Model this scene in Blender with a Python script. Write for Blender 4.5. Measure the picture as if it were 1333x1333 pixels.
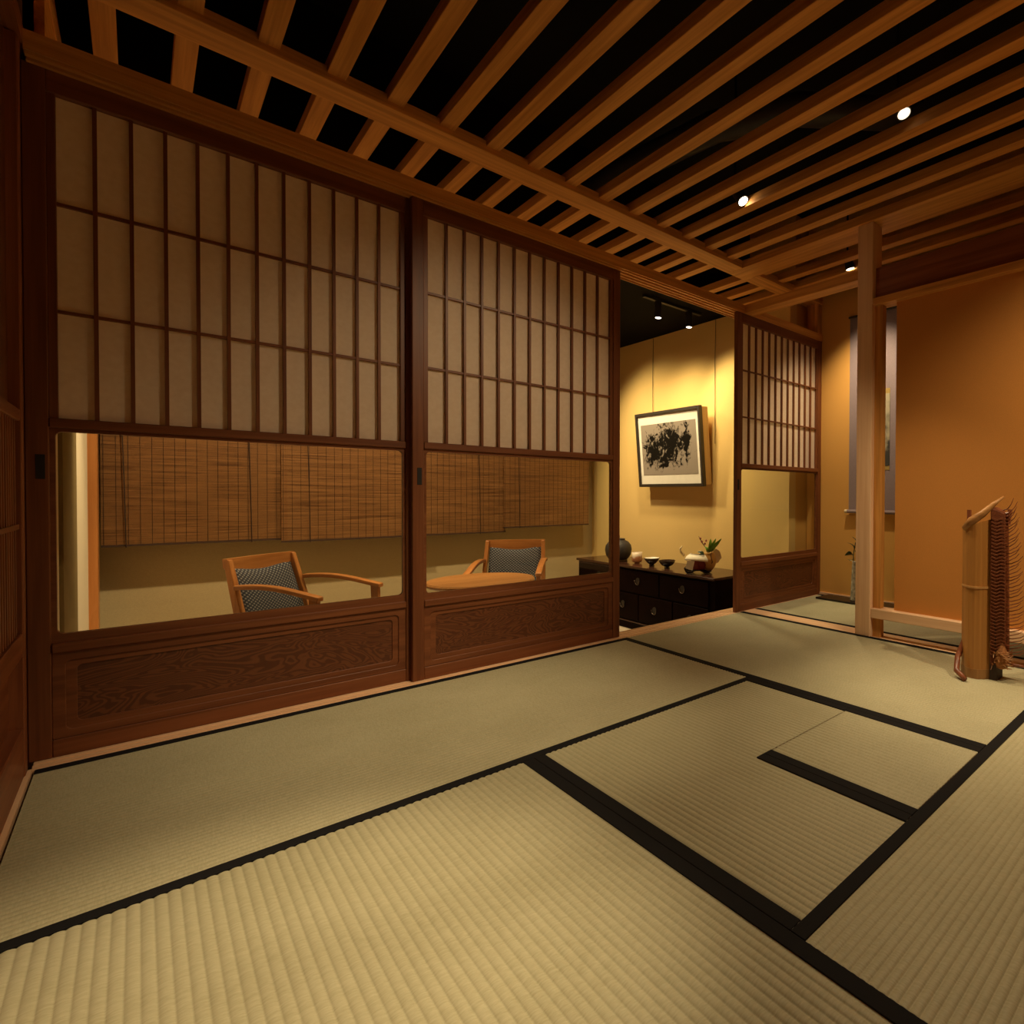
import bpy, bmesh, math, random
from mathutils import Vector, Matrix
random.seed(7)
R = math.radians
scene = bpy.context.scene
col = scene.collection
for o in list(bpy.data.objects): bpy.data.objects.remove(o)

# ------------------------------------------------------------------ camera
cam_d = bpy.data.cameras.new('camera'); cam = bpy.data.objects.new('camera', cam_d); col.objects.link(cam)
YAW, PITCH, ROLL = 0.844, -0.013, 0.006
cam.location = (0.178, 0.336, 0.730)
fwv = Vector((math.sin(YAW)*math.cos(PITCH), math.cos(YAW)*math.cos(PITCH), math.sin(PITCH)))
rtv = Vector((math.cos(YAW), -math.sin(YAW), 0)); upv = rtv.cross(fwv)
rt2 = rtv*math.cos(ROLL)+upv*math.sin(ROLL); up2 = upv*math.cos(ROLL)-rtv*math.sin(ROLL)
cam.rotation_euler = Matrix((rt2, up2, -fwv)).transposed().to_euler()
cam_d.sensor_width = 36.0; cam_d.sensor_fit = 'HORIZONTAL'
cam_d.lens = 717.257/1333*36
cam_d.shift_x = -320.08/1333; cam_d.shift_y = -12.49/1333
cam_d.clip_start = 0.01
scene.camera = cam

# ------------------------------------------------------------------ world, exposure
w = bpy.data.worlds.new('world'); scene.world = w; w.use_nodes = True
w.node_tree.nodes['Background'].inputs[0].default_value = (0.02, 0.013, 0.008, 1)
w.node_tree.nodes['Background'].inputs[1].default_value = 0.15
scene.view_settings.view_transform = 'Standard'; scene.view_settings.look = 'None'
scene.view_settings.gamma = 1.0; scene.view_settings.exposure = 0.18
scene.view_settings.use_curve_mapping = False

# ------------------------------------------------------------------ lamps of the room (warm halogen spots) and added fill spots
WARM = (1.0, 0.75, 0.44)
GOLD = (1.0, 0.78, 0.42)
def spot(loc, target, watt, cone=70, blend=0.6, color=WARM, radius=0.03, name='spot_light'):
    d = bpy.data.lights.new(name, 'SPOT'); d.energy = watt; d.color = color
    d.spot_size = R(cone); d.spot_blend = blend; d.shadow_soft_size = radius
    o = bpy.data.objects.new(name, d); col.objects.link(o); o.location = loc
    o.rotation_euler = (Vector(target)-Vector(loc)).to_track_quat('-Z', 'Y').to_euler()
    return o
# tatami room, lamps above the frame, then two added fill spots
spot((1.05, 0.92, 2.14), (0.25, 1.31, 0), 205, 37, 1.0, radius=0.05)
spot((1.15, 1.35, 2.14), (0.82, 2.24, 0), 105, 50, 1.0, radius=0.05)
spot((2.05, 0.10, 2.14), (2.72, 0.80, 0.50), 88, 84, 1.0, radius=0.04)
spot((1.70, 0.95, 2.14), (1.10, 2.76, 0.75), 66, 54, 1.0, radius=0.05)  # added fill without a fixture, brightens the shoji paper
spot((1.40, 1.35, 2.14), (2.70, 2.14, 0.72), 26, 33, 1.0, radius=0.05)  # added fill without a fixture, brightens post and far right door
# the lamps seen in the ceiling
spot((2.155, 2.203, 2.145), (2.42, 1.10, 0.1), 60, 42, 0.8)
spot((2.13, 1.330, 2.145), (1.66, 0.72, 0), 88, 70, 1.0)
spot((3.10, 2.235, 2.14), (3.54, 2.30, 0.60), 60, 92, 1.0)
# seating room, the last spot is an added fill
spot((2.72, 3.80, 2.06), (3.32, 3.95, 0.70), 58, 100, 1.0, GOLD, 0.07)
spot((2.98, 3.60, 2.02), (3.32, 3.15, 0.70), 46, 100, 1.0, GOLD, 0.07)
spot((2.45, 4.75, 2.06), (3.32, 4.25, 0.72), 98, 98, 1.0, GOLD, 0.06)
spot((1.40, 3.80, 2.10), (1.48, 3.72, -0.4), 85, 50, 0.8)
spot((0.85, 4.15, 2.10), (0.75, 5.25, -0.4), 95, 115, 0.8)
spot((2.05, 4.15, 2.10), (1.95, 5.25, -0.4), 70, 110, 0.8)
spot((0.70, 3.60, 2.10), (-0.02, 4.42, 0.40), 105, 40, 0.9)  # added fill without a fixture, brightens the cream pillar wall

# ------------------------------------------------------------------ material helpers
MATS = {}
def newmat(name):
    m = bpy.data.materials.new(name); m.use_nodes = True
    return m, m.node_tree.nodes, m.node_tree.links, m.node_tree.nodes['Principled BSDF']
def ramp(n, stops):
    r = n.new('ShaderNodeValToRGB'); e = r.color_ramp.elements
    e[0].position, e[0].color = stops[0][0], (*stops[0][1], 1)
    e[1].position, e[1].color = stops[-1][0], (*stops[-1][1], 1)
    for p, c in stops[1:-1]:
        k = e.new(p); k.color = (*c, 1)
    return r
def coords(n, l, scale, rnd=True):
    tc = n.new('ShaderNodeTexCoord'); mp = n.new('ShaderNodeMapping')
    mp.inputs['Scale'].default_value = scale
    l.new(tc.outputs['Object'], mp.inputs['Vector'])
    if rnd:
        oi = n.new('ShaderNodeObjectInfo'); mu = n.new('ShaderNodeMath'); mu.operation = 'MULTIPLY'; mu.inputs[1].default_value = 37.0
        l.new(oi.outputs['Random'], mu.inputs[0]); l.new(mu.outputs[0], mp.inputs['Location'])
    return mp
def plain(name, c, rough=0.6, metal=0.0, var=0.12, scale=20, bump=0.0, spec=None):
    if name in MATS: return MATS[name]
    m, n, l, b = newmat(name)
    mp = coords(n, l, (scale,)*3); no = n.new('ShaderNodeTexNoise'); no.inputs['Scale'].default_value = 1; no.inputs['Detail'].default_value = 3
    l.new(mp.outputs[0], no.inputs['Vector'])
    r = ramp(n, [(0.3, tuple(x*(1-var) for x in c)), (0.7, tuple(min(1, x*(1+var)) for x in c))])
    l.new(no.outputs['Fac'], r.inputs[0]); l.new(r.outputs[0], b.inputs['Base Color'])
    b.inputs['Roughness'].default_value = rough; b.inputs['Metallic'].default_value = metal
    if spec is not None: b.inputs['Specular IOR Level'].default_value = spec
    if bump:
        bp = n.new('ShaderNodeBump'); bp.inputs['Strength'].default_value = bump; bp.inputs['Distance'].default_value = 0.002
        l.new(no.outputs['Fac'], bp.inputs['Height']); l.new(bp.outputs[0], b.inputs['Normal'])
    MATS[name] = m; return m
def wood(name, dark, light, axis, rough=0.5, across=42, along=1.6, spec=0.35):
    key = name+'_'+axis
    if key in MATS: return MATS[key]
    m, n, l, b = newmat(key)
    sc = [across]*3; sc['xyz'.index(axis)] = along
    mp = coords(n, l, sc)
    n1 = n.new('ShaderNodeTexNoise'); n1.inputs['Scale'].default_value = 1; n1.inputs['Detail'].default_value = 4; n1.inputs['Distortion'].default_value = 0.4
    l.new(mp.outputs[0], n1.inputs['Vector'])
    sc2 = [across*6]*3; sc2['xyz'.index(axis)] = along*3
    mp2 = coords(n, l, sc2); n2 = n.new('ShaderNodeTexNoise'); n2.inputs['Scale'].default_value = 1; n2.inputs['Detail'].default_value = 2
    l.new(mp2.outputs[0], n2.inputs['Vector'])
    mx = n.new('ShaderNodeMath'); mx.operation = 'MULTIPLY_ADD'; mx.inputs[1].default_value = 0.3
    l.new(n2.outputs['Fac'], mx.inputs[0]); l.new(n1.outputs['Fac'], mx.inputs[2])
    r = ramp(n, [(0.48, dark), (0.66, tuple((a+c)/2 for a, c in zip(dark, light))), (0.85, light)])
    l.new(mx.outputs[0], r.inputs[0]); l.new(r.outputs[0], b.inputs['Base Color'])
    b.inputs['Roughness'].default_value = rough; b.inputs['Specular IOR Level'].default_value = spec
    bp = n.new('ShaderNodeBump'); bp.inputs['Strength'].default_value = 0.12; bp.inputs['Distance'].default_value = 0.001
    l.new(mx.outputs[0], bp.inputs['Height']); l.new(bp.outputs[0], b.inputs['Normal'])
    MATS[key] = m; return m
def cedar(ax): return wood('cedar', (0.50, 0.225, 0.050), (0.74, 0.365, 0.092), ax, 0.55)
def hinoki(ax): return wood('hinoki', (0.78, 0.50, 0.29), (0.90, 0.63, 0.40), ax, 0.5)
def redwood(ax): return wood('redwood', (0.140, 0.044, 0.015), (0.22, 0.077, 0.028), ax, 0.42, spec=0.4)
def beamred(ax): return wood('beam_red', (0.20, 0.062, 0.024), (0.33, 0.115, 0.045), ax, 0.45)
def cherry(ax): return wood('cherry', (0.40, 0.145, 0.035), (0.55, 0.22, 0.06), ax, 0.32, spec=0.5)
def burl():
    if 'burl' in MATS: return MATS['burl']
    m, n, l, b = newmat('burl_panel')
    mp = coords(n, l, (2.2, 2.2, 6.5)); nz = n.new('ShaderNodeTexNoise'); nz.inputs['Scale'].default_value = 1.6; nz.inputs['Detail'].default_value = 2.5; nz.inputs['Distortion'].default_value = 0.8
    l.new(mp.outputs[0], nz.inputs['Vector'])
    mu = n.new('ShaderNodeMath'); mu.operation = 'MULTIPLY'; mu.inputs[1].default_value = 175; l.new(nz.outputs['Fac'], mu.inputs[0])
    sn = n.new('ShaderNodeMath'); sn.operation = 'SINE'; l.new(mu.outputs[0], sn.inputs[0])
    mp3 = coords(n, l, (300, 300, 30)); n3 = n.new('ShaderNodeTexNoise'); n3.inputs['Scale'].default_value = 1; l.new(mp3.outputs[0], n3.inputs['Vector'])
    ad = n.new('ShaderNodeMath'); ad.operation = 'MULTIPLY_ADD'; ad.inputs[1].default_value = 0.7; l.new(n3.outputs['Fac'], ad.inputs[0]); l.new(sn.outputs[0], ad.inputs[2])
    r = ramp(n, [(0.0, (0.088, 0.026, 0.009)), (0.30, (0.125, 0.040, 0.014)), (1.0, (0.150, 0.050, 0.018))])
    l.new(ad.outputs[0], r.inputs[0]); l.new(r.outputs[0], b.inputs['Base Color'])
    b.inputs['Roughness'].default_value = 0.4
    MATS['burl'] = m; return m
def tatami_mat(axis):
    key = 'tatami_'+axis
    if key in MATS: return MATS[key]
    m, n, l, b = newmat(key)
    # rush strands run across the ribs; axis = rib direction
    s = (420, 14, 1) if axis == 'y' else (14, 420, 1)
    strand = (70, 380, 1) if axis == 'y' else (380, 70, 1)
    mp = coords(n, l, strand); a = n.new('ShaderNodeTexNoise'); a.inputs['Scale'].default_value = 1; a.inputs['Detail'].default_value = 3
    l.new(mp.outputs[0], a.inputs['Vector'])
    mp2 = coords(n, l, (5, 5, 5)); c = n.new('ShaderNodeTexNoise'); c.inputs['Scale'].default_value = 1; c.inputs['Detail'].default_value = 3
    l.new(mp2.outputs[0], c.inputs['Vector'])
    ad = n.new('ShaderNodeMath'); ad.operation = 'MULTIPLY_ADD'; ad.inputs[1].default_value = 0.5
    l.new(c.outputs['Fac'], ad.inputs[0]); l.new(a.outputs['Fac'], ad.inputs[2])
    r = ramp(n, [(0.5, (0.365, 0.345, 0.215)), (0.75, (0.42, 0.40, 0.26)), (1.0, (0.47, 0.45, 0.30))])
    l.new(ad.outputs[0], r.inputs[0]); l.new(r.outputs[0], b.inputs['Base Color'])
    b.inputs['Roughness'].default_value = 0.55; b.inputs['Specular IOR Level'].default_value = 0.3
    bp = n.new('ShaderNodeBump'); bp.inputs['Strength'].default_value = 0.35; bp.inputs['Distance'].default_value = 0.0008
    l.new(a.outputs['Fac'], bp.inputs['Height']); l.new(bp.outputs[0], b.inputs['Normal'])
    MATS[key] = m; return m
def glass():
    if 'glass' in MATS: return MATS['glass']
    m, n, l, b = newmat('window_glass'); n.remove(b)
    out = [x for x in n if x.type == 'OUTPUT_MATERIAL'][0]
    t = n.new('ShaderNodeBsdfTransparent'); t.inputs[0].default_value = (0.93, 0.95, 0.93, 1)
    g = n.new('ShaderNodeBsdfGlossy'); g.inputs['Roughness'].default_value = 0.0
    f = n.new('ShaderNodeFresnel'); f.inputs['IOR'].default_value = 1.5; mx = n.new('ShaderNodeMixShader')
    ge = n.new('ShaderNodeNewGeometry'); iv = n.new('ShaderNodeMath'); iv.operation = 'SUBTRACT'; iv.inputs[0].default_value = 1.0; l.new(ge.outputs['Backfacing'], iv.inputs[1])
    fm_ = n.new('ShaderNodeMath'); fm_.operation = 'MULTIPLY'; l.new(f.outputs[0], fm_.inputs[0]); l.new(iv.outputs[0], fm_.inputs[1])
    l.new(fm_.outputs[0], mx.inputs[0]); l.new(t.outputs[0], mx.inputs[1]); l.new(g.outputs[0], mx.inputs[2]); l.new(mx.outputs[0], out.inputs[0])
    MATS['glass'] = m; return m
def paper():
    if 'paper' in MATS: return MATS['paper']
    m, n, l, b = newmat('shoji_paper'); n.remove(b)
    out = [x for x in n if x.type == 'OUTPUT_MATERIAL'][0]
    mp = coords(n, l, (60, 60, 60)); no = n.new('ShaderNodeTexNoise'); no.inputs['Scale'].default_value = 1; no.inputs['Detail'].default_value = 5
    l.new(mp.outputs[0], no.inputs['Vector'])
    r = ramp(n, [(0.3, (0.86, 0.76, 0.64)), (0.7, (0.92, 0.83, 0.72))]); l.new(no.outputs['Fac'], r.inputs[0])
    d = n.new('ShaderNodeBsdfDiffuse'); t = n.new('ShaderNodeBsdfTranslucent'); mx = n.new('ShaderNodeMixShader'); mx.inputs[0].default_value = 0.45
    l.new(r.outputs[0], d.inputs[0]); l.new(r.outputs[0], t.inputs[0])
    l.new(d.outputs[0], mx.inputs[1]); l.new(t.outputs[0], mx.inputs[2]); l.new(mx.outputs[0], out.inputs[0])
    MATS['paper'] = m; return m
def emit(name, c, s):
    if name in MATS: return MATS[name]
    m, n, l, b = newmat(name)
    b.inputs['Emission Color'].default_value = (*c, 1); b.inputs['Emission Strength'].default_value = s
    b.inputs['Base Color'].default_value = (0.8, 0.8, 0.8, 1)
    MATS[name] = m; return m
def clothmat(name, c, rough=0.9, sx=500, var=0.25):
    if name in MATS: return MATS[name]
    m, n, l, b = newmat(name)
    mp = coords(n, l, (sx, sx, sx)); ck = n.new('ShaderNodeTexNoise'); ck.inputs['Scale'].default_value = 1; l.new(mp.outputs[0], ck.inputs['Vector'])
    mp2 = coords(n, l, (1.5, 1.5, 1.5)); c2 = n.new('ShaderNodeTexNoise'); c2.inputs['Scale'].default_value = 1; l.new(mp2.outputs[0], c2.inputs['Vector'])
    ad = n.new('ShaderNodeMath'); ad.operation = 'MULTIPLY_ADD'; ad.inputs[1].default_value = 0.35; l.new(c2.outputs['Fac'], ad.inputs[0]); l.new(ck.outputs['Fac'], ad.inputs[2])
    r = ramp(n, [(0.35, tuple(x*(1-var) for x in c)), (1.0, tuple(min(1, x*(1+var)) for x in c))])
    l.new(ad.outputs[0], r.inputs[0]); l.new(r.outputs[0], b.inputs['Base Color'])
    b.inputs['Roughness'].default_value = rough; b.inputs['Specular IOR Level'].default_value = 0.15
    bp = n.new('ShaderNodeBump'); bp.inputs['Strength'].default_value = 0.15; bp.inputs['Distance'].default_value = 0.001
    l.new(ck.outputs['Fac'], bp.inputs['Height']); l.new(bp.outputs[0], b.inputs['Normal'])
    MATS[name] = m; return m

BLACK = lambda: plain('black_paint', (0.006, 0.006, 0.006), 0.8, spec=0.2)
HERI = lambda: clothmat('black_border_cloth', (0.010, 0.010, 0.011), 0.85)
def upholstery():
    if 'uph' in MATS: return MATS['uph']
    m, n, l, b = newmat('dotted_upholstery')
    tc = n.new('ShaderNodeTexCoord'); mp = n.new('ShaderNodeMapping'); mp.inputs['Rotation'].default_value = (0, 0, R(45)); mp.inputs['Scale'].default_value = (58, 58, 58)
    l.new(tc.outputs['UV'], mp.inputs['Vector'])
    fr = n.new('ShaderNodeVectorMath'); fr.operation = 'FRACTION'; l.new(mp.outputs[0], fr.inputs[0])
    sb = n.new('ShaderNodeVectorMath'); sb.operation = 'SUBTRACT'; sb.inputs[1].default_value = (0.5, 0.5, 0); l.new(fr.outputs[0], sb.inputs[0])
    mm = n.new('ShaderNodeVectorMath'); mm.operation = 'MULTIPLY'; mm.inputs[1].default_value = (1, 1, 0); l.new(sb.outputs[0], mm.inputs[0])
    ln = n.new('ShaderNodeVectorMath'); ln.operation = 'LENGTH'; l.new(mm.outputs[0], ln.inputs[0])
    r = ramp(n, [(0.20, (0.30, 0.28, 0.25)), (0.34, (0.035, 0.038, 0.050)), (1.0, (0.030, 0.033, 0.045))]); l.new(ln.outputs['Value'], r.inputs[0])
    l.new(r.outputs[0], b.inputs['Base Color']); b.inputs['Roughness'].default_value = 0.9
    MATS['uph'] = m; return m

# ------------------------------------------------------------------ geometry helpers
def origin(o):
    v = Vector((0, 0, 0))
    while o is not None: v += o.location; o = o.parent
    return v
def thing(name, label=None, cat=None, loc=(0, 0, 0), rotz=0, group=None, kind=None):
    o = bpy.data.objects.new(name, None); col.objects.link(o); o.empty_display_size = 0.05
    o.location = loc; o.rotation_euler = (0, 0, rotz)
    return tag(o, label, cat, group, kind)
def tag(o, label=None, cat=None, group=None, kind=None):
    if label: o['label'] = label
    if cat: o['category'] = cat
    if group: o['group'] = group
    if kind: o['kind'] = kind
    return o
class MB:
    def __init__(s): s.v = []; s.f = []
    def box(s, x0, x1, y0, y1, z0, z1):
        i = len(s.v); s.v += [(x0,y0,z0),(x1,y0,z0),(x1,y1,z0),(x0,y1,z0),(x0,y0,z1),(x1,y0,z1),(x1,y1,z1),(x0,y1,z1)]
        s.f += [tuple(i+k for k in q) for q in ((3,2,1,0),(4,5,6,7),(0,1,5,4),(1,2,6,5),(2,3,7,6),(3,0,4,7))]; return s
    def hexa(s, pts):
        i = len(s.v); s.v += [tuple(p) for p in pts]
        s.f += [tuple(i+k for k in q) for q in ((3,2,1,0),(4,5,6,7),(0,1,5,4),(1,2,6,5),(2,3,7,6),(3,0,4,7))]; return s
    def tube(s, path, rad, n=8, cap=True):
        path = [Vector(p) for p in path]; rad = rad if isinstance(rad, (list, tuple)) else [rad]*len(path)
        base = len(s.v); up = None
        for k, p in enumerate(path):
            t = (path[min(k+1, len(path)-1)]-path[max(k-1, 0)]).normalized()
            if up is None: up = Vector((0, 0, 1)) if abs(t.z) < 0.9 else Vector((1, 0, 0))
            a = t.cross(up).normalized(); b2 = a.cross(t).normalized(); up = b2
            for j in range(n):
                an = 2*math.pi*j/n; s.v.append(tuple(p+(a*math.cos(an)+b2*math.sin(an))*rad[k]))
        for k in range(len(path)-1):
            for j in range(n):
                a0 = base+k*n+j; a1 = base+k*n+(j+1) % n; s.f.append((a0, a1, a1+n, a0+n))
        if cap:
            s.f.append(tuple(base+j for j in reversed(range(n)))); s.f.append(tuple(base+(len(path)-1)*n+j for j in range(n)))
        return s
    def lathe(s, prof, c=(0, 0, 0), n=24, close=True):
        base = len(s.v)
        for r_, z in prof:
            for j in range(n):
                an = 2*math.pi*j/n; s.v.append((c[0]+r_*math.cos(an), c[1]+r_*math.sin(an), c[2]+z))
        for k in range(len(prof)-1):
            for j in range(n):
                a0 = base+k*n+j; a1 = base+k*n+(j+1) % n; s.f.append((a0, a1, a1+n, a0+n))
        if close:
            s.f.append(tuple(base+j for j in reversed(range(n)))); s.f.append(tuple(base+(len(prof)-1)*n+j for j in range(n)))
        return s
    def build(s, name, mat, parent=None, world=True, bev=0, smooth=False, sub=0):
        off = origin(parent) if (world and parent is not None) else Vector((0, 0, 0))
        if parent is None and world:
            xs = list(zip(*s.v)); off = Vector(((min(xs[0])+max(xs[0]))/2, (min(xs[1])+max(xs[1]))/2, min(xs[2])))
        me = bpy.data.meshes.new(name); me.from_pydata([(a-off.x, b-off.y, c-off.z) for a, b, c in s.v], [], s.f); me.update()
        o = bpy.data.objects.new(name, me); col.objects.link(o)
        if parent is None and world: o.location = off
        if mat: me.materials.append(mat)
        o.parent = parent
        finish(o, bev, smooth, sub); return o
def finish(o, bev=0, smooth=False, sub=0):
    if smooth:
        for p in o.data.polygons: p.use_smooth = True
    if bev:
        m = o.modifiers.new('bevel', 'BEVEL'); m.width = bev; m.segments = 2; m.limit_method = 'ANGLE'; m.angle_limit = R(40)
    if sub:
        m = o.modifiers.new('subd', 'SUBSURF'); m.levels = sub; m.render_levels = sub
_cache = {}
def pbox(name, parent, x0, x1, y0, y1, z0, z1, mat, bev=0, world=True):
    """one box as an object of its own, mesh shared between boxes of one size"""
    d = (round(x1-x0, 4), round(y1-y0, 4), round(z1-z0, 4), mat.name, bev, name)
    if d not in _cache:
        mb = MB().box(-d[0]/2, d[0]/2, -d[1]/2, d[1]/2, -d[2]/2, d[2]/2)
        me = bpy.data.meshes.new(name); me.from_pydata(mb.v, [], mb.f); me.materials.append(mat)
        if bev:
            bm = bmesh.new(); bm.from_mesh(me); bmesh.ops.bevel(bm, geom=bm.edges[:], offset=bev, segments=1, affect='EDGES'); bm.to_mesh(me); bm.free()
        _cache[d] = me
    o = bpy.data.objects.new(name, _cache[d]); col.objects.link(o)
    c = Vector(((x0+x1)/2, (y0+y1)/2, (z0+z1)/2))
    if parent is not None:
        o.parent = parent
        if world: c -= origin(parent)
    o.location = c
    return o
def sbox(name, x0, x1, y0, y1, z0, z1, mat, label, cat, bev=0, kind='structure'):
    return tag(pbox(name, None, x0, x1, y0, y1, z0, z1, mat, bev), label, cat, kind=kind)

H = 0.0315    # tatami border width
YW = 2.695    # near edge of the door sill
WX = -0.012   # left wall plane

# ------------------------------------------------------------------ walls, floors, ceilings of the setting
PLASTER = clothmat('ochre_wall', (0.70, 0.39, 0.105), 0.95, 350, 0.12)
GOLDWALL = clothmat('golden_wall', (0.74, 0.52, 0.20), 0.95, 350, 0.12)
CREAM = clothmat('cream_plaster', (0.78, 0.66, 0.47), 0.95, 200, 0.06)
OLIVE = clothmat('olive_clay', (0.55, 0.43, 0.235), 0.95, 200, 0.10)
sbox('floor', -0.6, 3.7, -0.6, 2.83, -0.42, -0.052, plain('subfloor', (0.2, 0.12, 0.06), 0.8), 'wooden subfloor under the tatami mats', 'floor')
sbox('floor_lower', -0.6, 3.7, 2.83, 5.9, -0.46, -0.40, plain('lower_floor', (0.46, 0.38, 0.27), 0.7), 'beige lower floor of the seating room behind the sliding doors', 'floor')
sbox('wall_back', -0.6, 3.7, -0.66, -0.60, -0.4, 3.0, PLASTER, 'ochre wall behind the viewer of the tatami room', 'wall')
sbox('wall_far', -0.6, 3.7, 5.45, 5.52, -0.4, 2.6, OLIVE, 'olive brown wall behind the bamboo blinds', 'wall')
sbox('wall_picture', 3.324, 3.40, 2.83, 5.45, -0.4, 2.165, GOLDWALL, 'golden yellow wall carrying the framed picture', 'wall')
sbox('wall_corner', 3.40, 3.70, 2.84, 3.30, -0.4, 2.79, PLASTER, 'ochre wall corner behind the far right shoji door', 'wall')
sbox('wall_alcove', 3.54, 3.62, -0.6, 2.83, 0.0, 3.0, PLASTER, 'ochre alcove wall behind the hanging scroll', 'wall')
sbox('baseboard_alcove', 3.528, 3.54, -0.6, 2.70, 0.0, 0.018, hinoki('y'), 'pale thin wooden strip at the foot of the alcove wall', 'baseboard')
sbox('wall_left', -0.10, -0.06, -0.6, 2.83, 0, 3.0, PLASTER, 'wall behind the lattice door on the left', 'wall')
sbox('ceiling_void', -0.6, 3.7, -0.6, 3.32, 2.80, 2.86, BLACK(), 'black painted ceiling above the wooden slats', 'ceiling')
sbox('ceiling_void_side', -0.6, 3.7, 3.32, 3.36, 2.17, 2.86, BLACK(), 'black riser where the slatted ceiling ends', 'ceiling')
sbox('ceiling_lower', -0.6, 3.7, 3.36, 5.52, 2.17, 2.23, plain('black_ceiling', (0.003, 0.003, 0.0035), 0.8, spec=0.1), 'black ceiling of the seating room', 'ceiling')
# left end of the seating room: cream wall, panel with shade put into its olive colour, orange wood post
sbox('wall_seating', -0.06, -0.004, 2.83, 5.05, -0.4, 2.17, CREAM, 'cream plastered pillar wall at the left end of the seating room', 'wall')
sbox('trim_1', -0.06, 0.006, 3.38, 4.02, -0.4, 2.165, clothmat('shaded_wall_olive', (0.24, 0.17, 0.07), 0.95, 200, 0.10), 'panel coloured as the shaded stretch beside the cream pillar', 'trim')
sbox('trim_2', -0.06, 0.030, 5.02, 5.18, -0.4, 2.165, cherry('z'), 'orange wooden post beside the bamboo blinds', 'post', 0.002)

# ------------------------------------------------------------------ slatted ceiling
ceil = thing('ceiling', 'open ceiling of parallel cedar slats over black void', 'ceiling', (1.35, 1.35, 2.17), kind='structure')
xs = [0.088+0.175*k for k in range(15)] + [2.845+0.175*k for k in range(4)]
for x in xs:
    pbox('slat', ceil, x, x+0.053, -0.55, 3.31, 2.160, 2.207, cedar('y'), 0.0015)
pbox('slat', ceil, -0.05, 0.018, -0.55, 3.31, 2.13, 2.216, cedar('y'), 0.0015)
sbox('trim_3', -0.10, 2.675, 2.696, 2.823, 2.137, 2.185, cedar('x'), 'long cedar beam over the shoji doors under the slats', 'beam', 0.002)
sbox('trim_4', 2.675, 2.830, -0.58, 2.823, 2.137, 2.185, cedar('y'), 'wide cedar beam resting on the square post', 'beam', 0.002)
sbox('trim_19', 2.83, 3.54, 2.696, 2.823, 2.137, 2.185, cedar('x'), 'cedar beam above the far right shoji door', 'beam', 0.002)
sbox('trim_20', -0.06, 0.014, 2.83, 3.315, 1.88, 2.158, cedar('y'), 'cedar board closing the transom at the left wall', 'board')
# ------------------------------------------------------------------ sill and head track of the sliding doors
TR = [2.695, 2.727, 2.759, 2.791, 2.823]
sill = thing('trim_5', 'pale grooved wooden sill under the sliding doors', 'sill', (1.8, 2.76, -0.05), kind='structure')
pbox('sill_board', sill, WX, 3.54, 2.695, 2.823, -0.05, -0.004, hinoki('x'))
for y in TR: pbox('track_rail', sill, WX, 3.54, max(2.695, y-0.011), min(2.823, y+0.011), -0.004, 0.0, hinoki('x'))
head = thing('trim_6', 'cedar head rail with parallel door grooves above the shoji', 'rail', (1.8, 2.76, 1.865), kind='structure')
pbox('head_board', head, WX, 3.54, 2.695, 2.823, 1.875, 1.915, cedar('x'))
for y in TR: pbox('track_rail', head, WX, 3.54, max(2.695, y-0.007), min(2.823, y+0.007), 1.865, 1.875, cedar('x'))
sbox('trim_7', 2.700, 2.785, 1.87, 2.694, 1.865, 1.915, cedar('y'), 'cedar lintel from the door head rail to the square post', 'lintel', 0.002)
# post, lintel board and hanging panel on the right
sbox('trim_8', 2.685, 2.780, 1.787, 1.877, 0.0, 2.137, hinoki('z'), 'square pale hinoki post standing at the edge of the tatami', 'post', 0.004)
sbox('trim_9', 2.712, 2.750, 1.742, 1.787, 0.0, 1.72, cedar('z'), 'narrow cedar strip beside the square post', 'strip', 0.002)
sbox('trim_10', 2.716, 2.75, -0.58, 1.787, 1.745, 1.905, beamred('y'), 'reddish brown wide board above the ochre panel', 'board', 0.001)
sbox('trim_11', 2.690, 2.775, -0.58, 1.787, 1.708, 1.745, cedar('y'), 'cedar rail on top of the ochre panel', 'rail', 0.002)
sbox('trim_12', 2.690, 2.775, -0.58, 1.787, 0.100, 0.150, hinoki('y'), 'pale wooden rail under the ochre panel near the floor', 'rail', 0.003)
sbox('wall_right', 2.727, 2.747, -0.58, 1.672, 0.150, 1.708, clothmat('panel_cloth', (0.62, 0.275, 0.068), 0.95, 350, 0.12), 'hanging ochre panel with a gap beside the post', 'wall panel')
s2 = thing('trim_13', 'pale wooden sill on the floor between tatami and alcove', 'sill', (2.755, 2.2, -0.05), kind='structure')
pbox('sill_board', s2, 2.70, 2.81, -0.58, 2.695, -0.05, 0.0, hinoki('y'))
# end post at the right end of the far right door
sbox('trim_14', 3.49, 3.54, 2.705, 2.80, 1.915, 2.137, cedar('z'), 'short cedar post above the far right shoji door', 'post')

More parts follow.
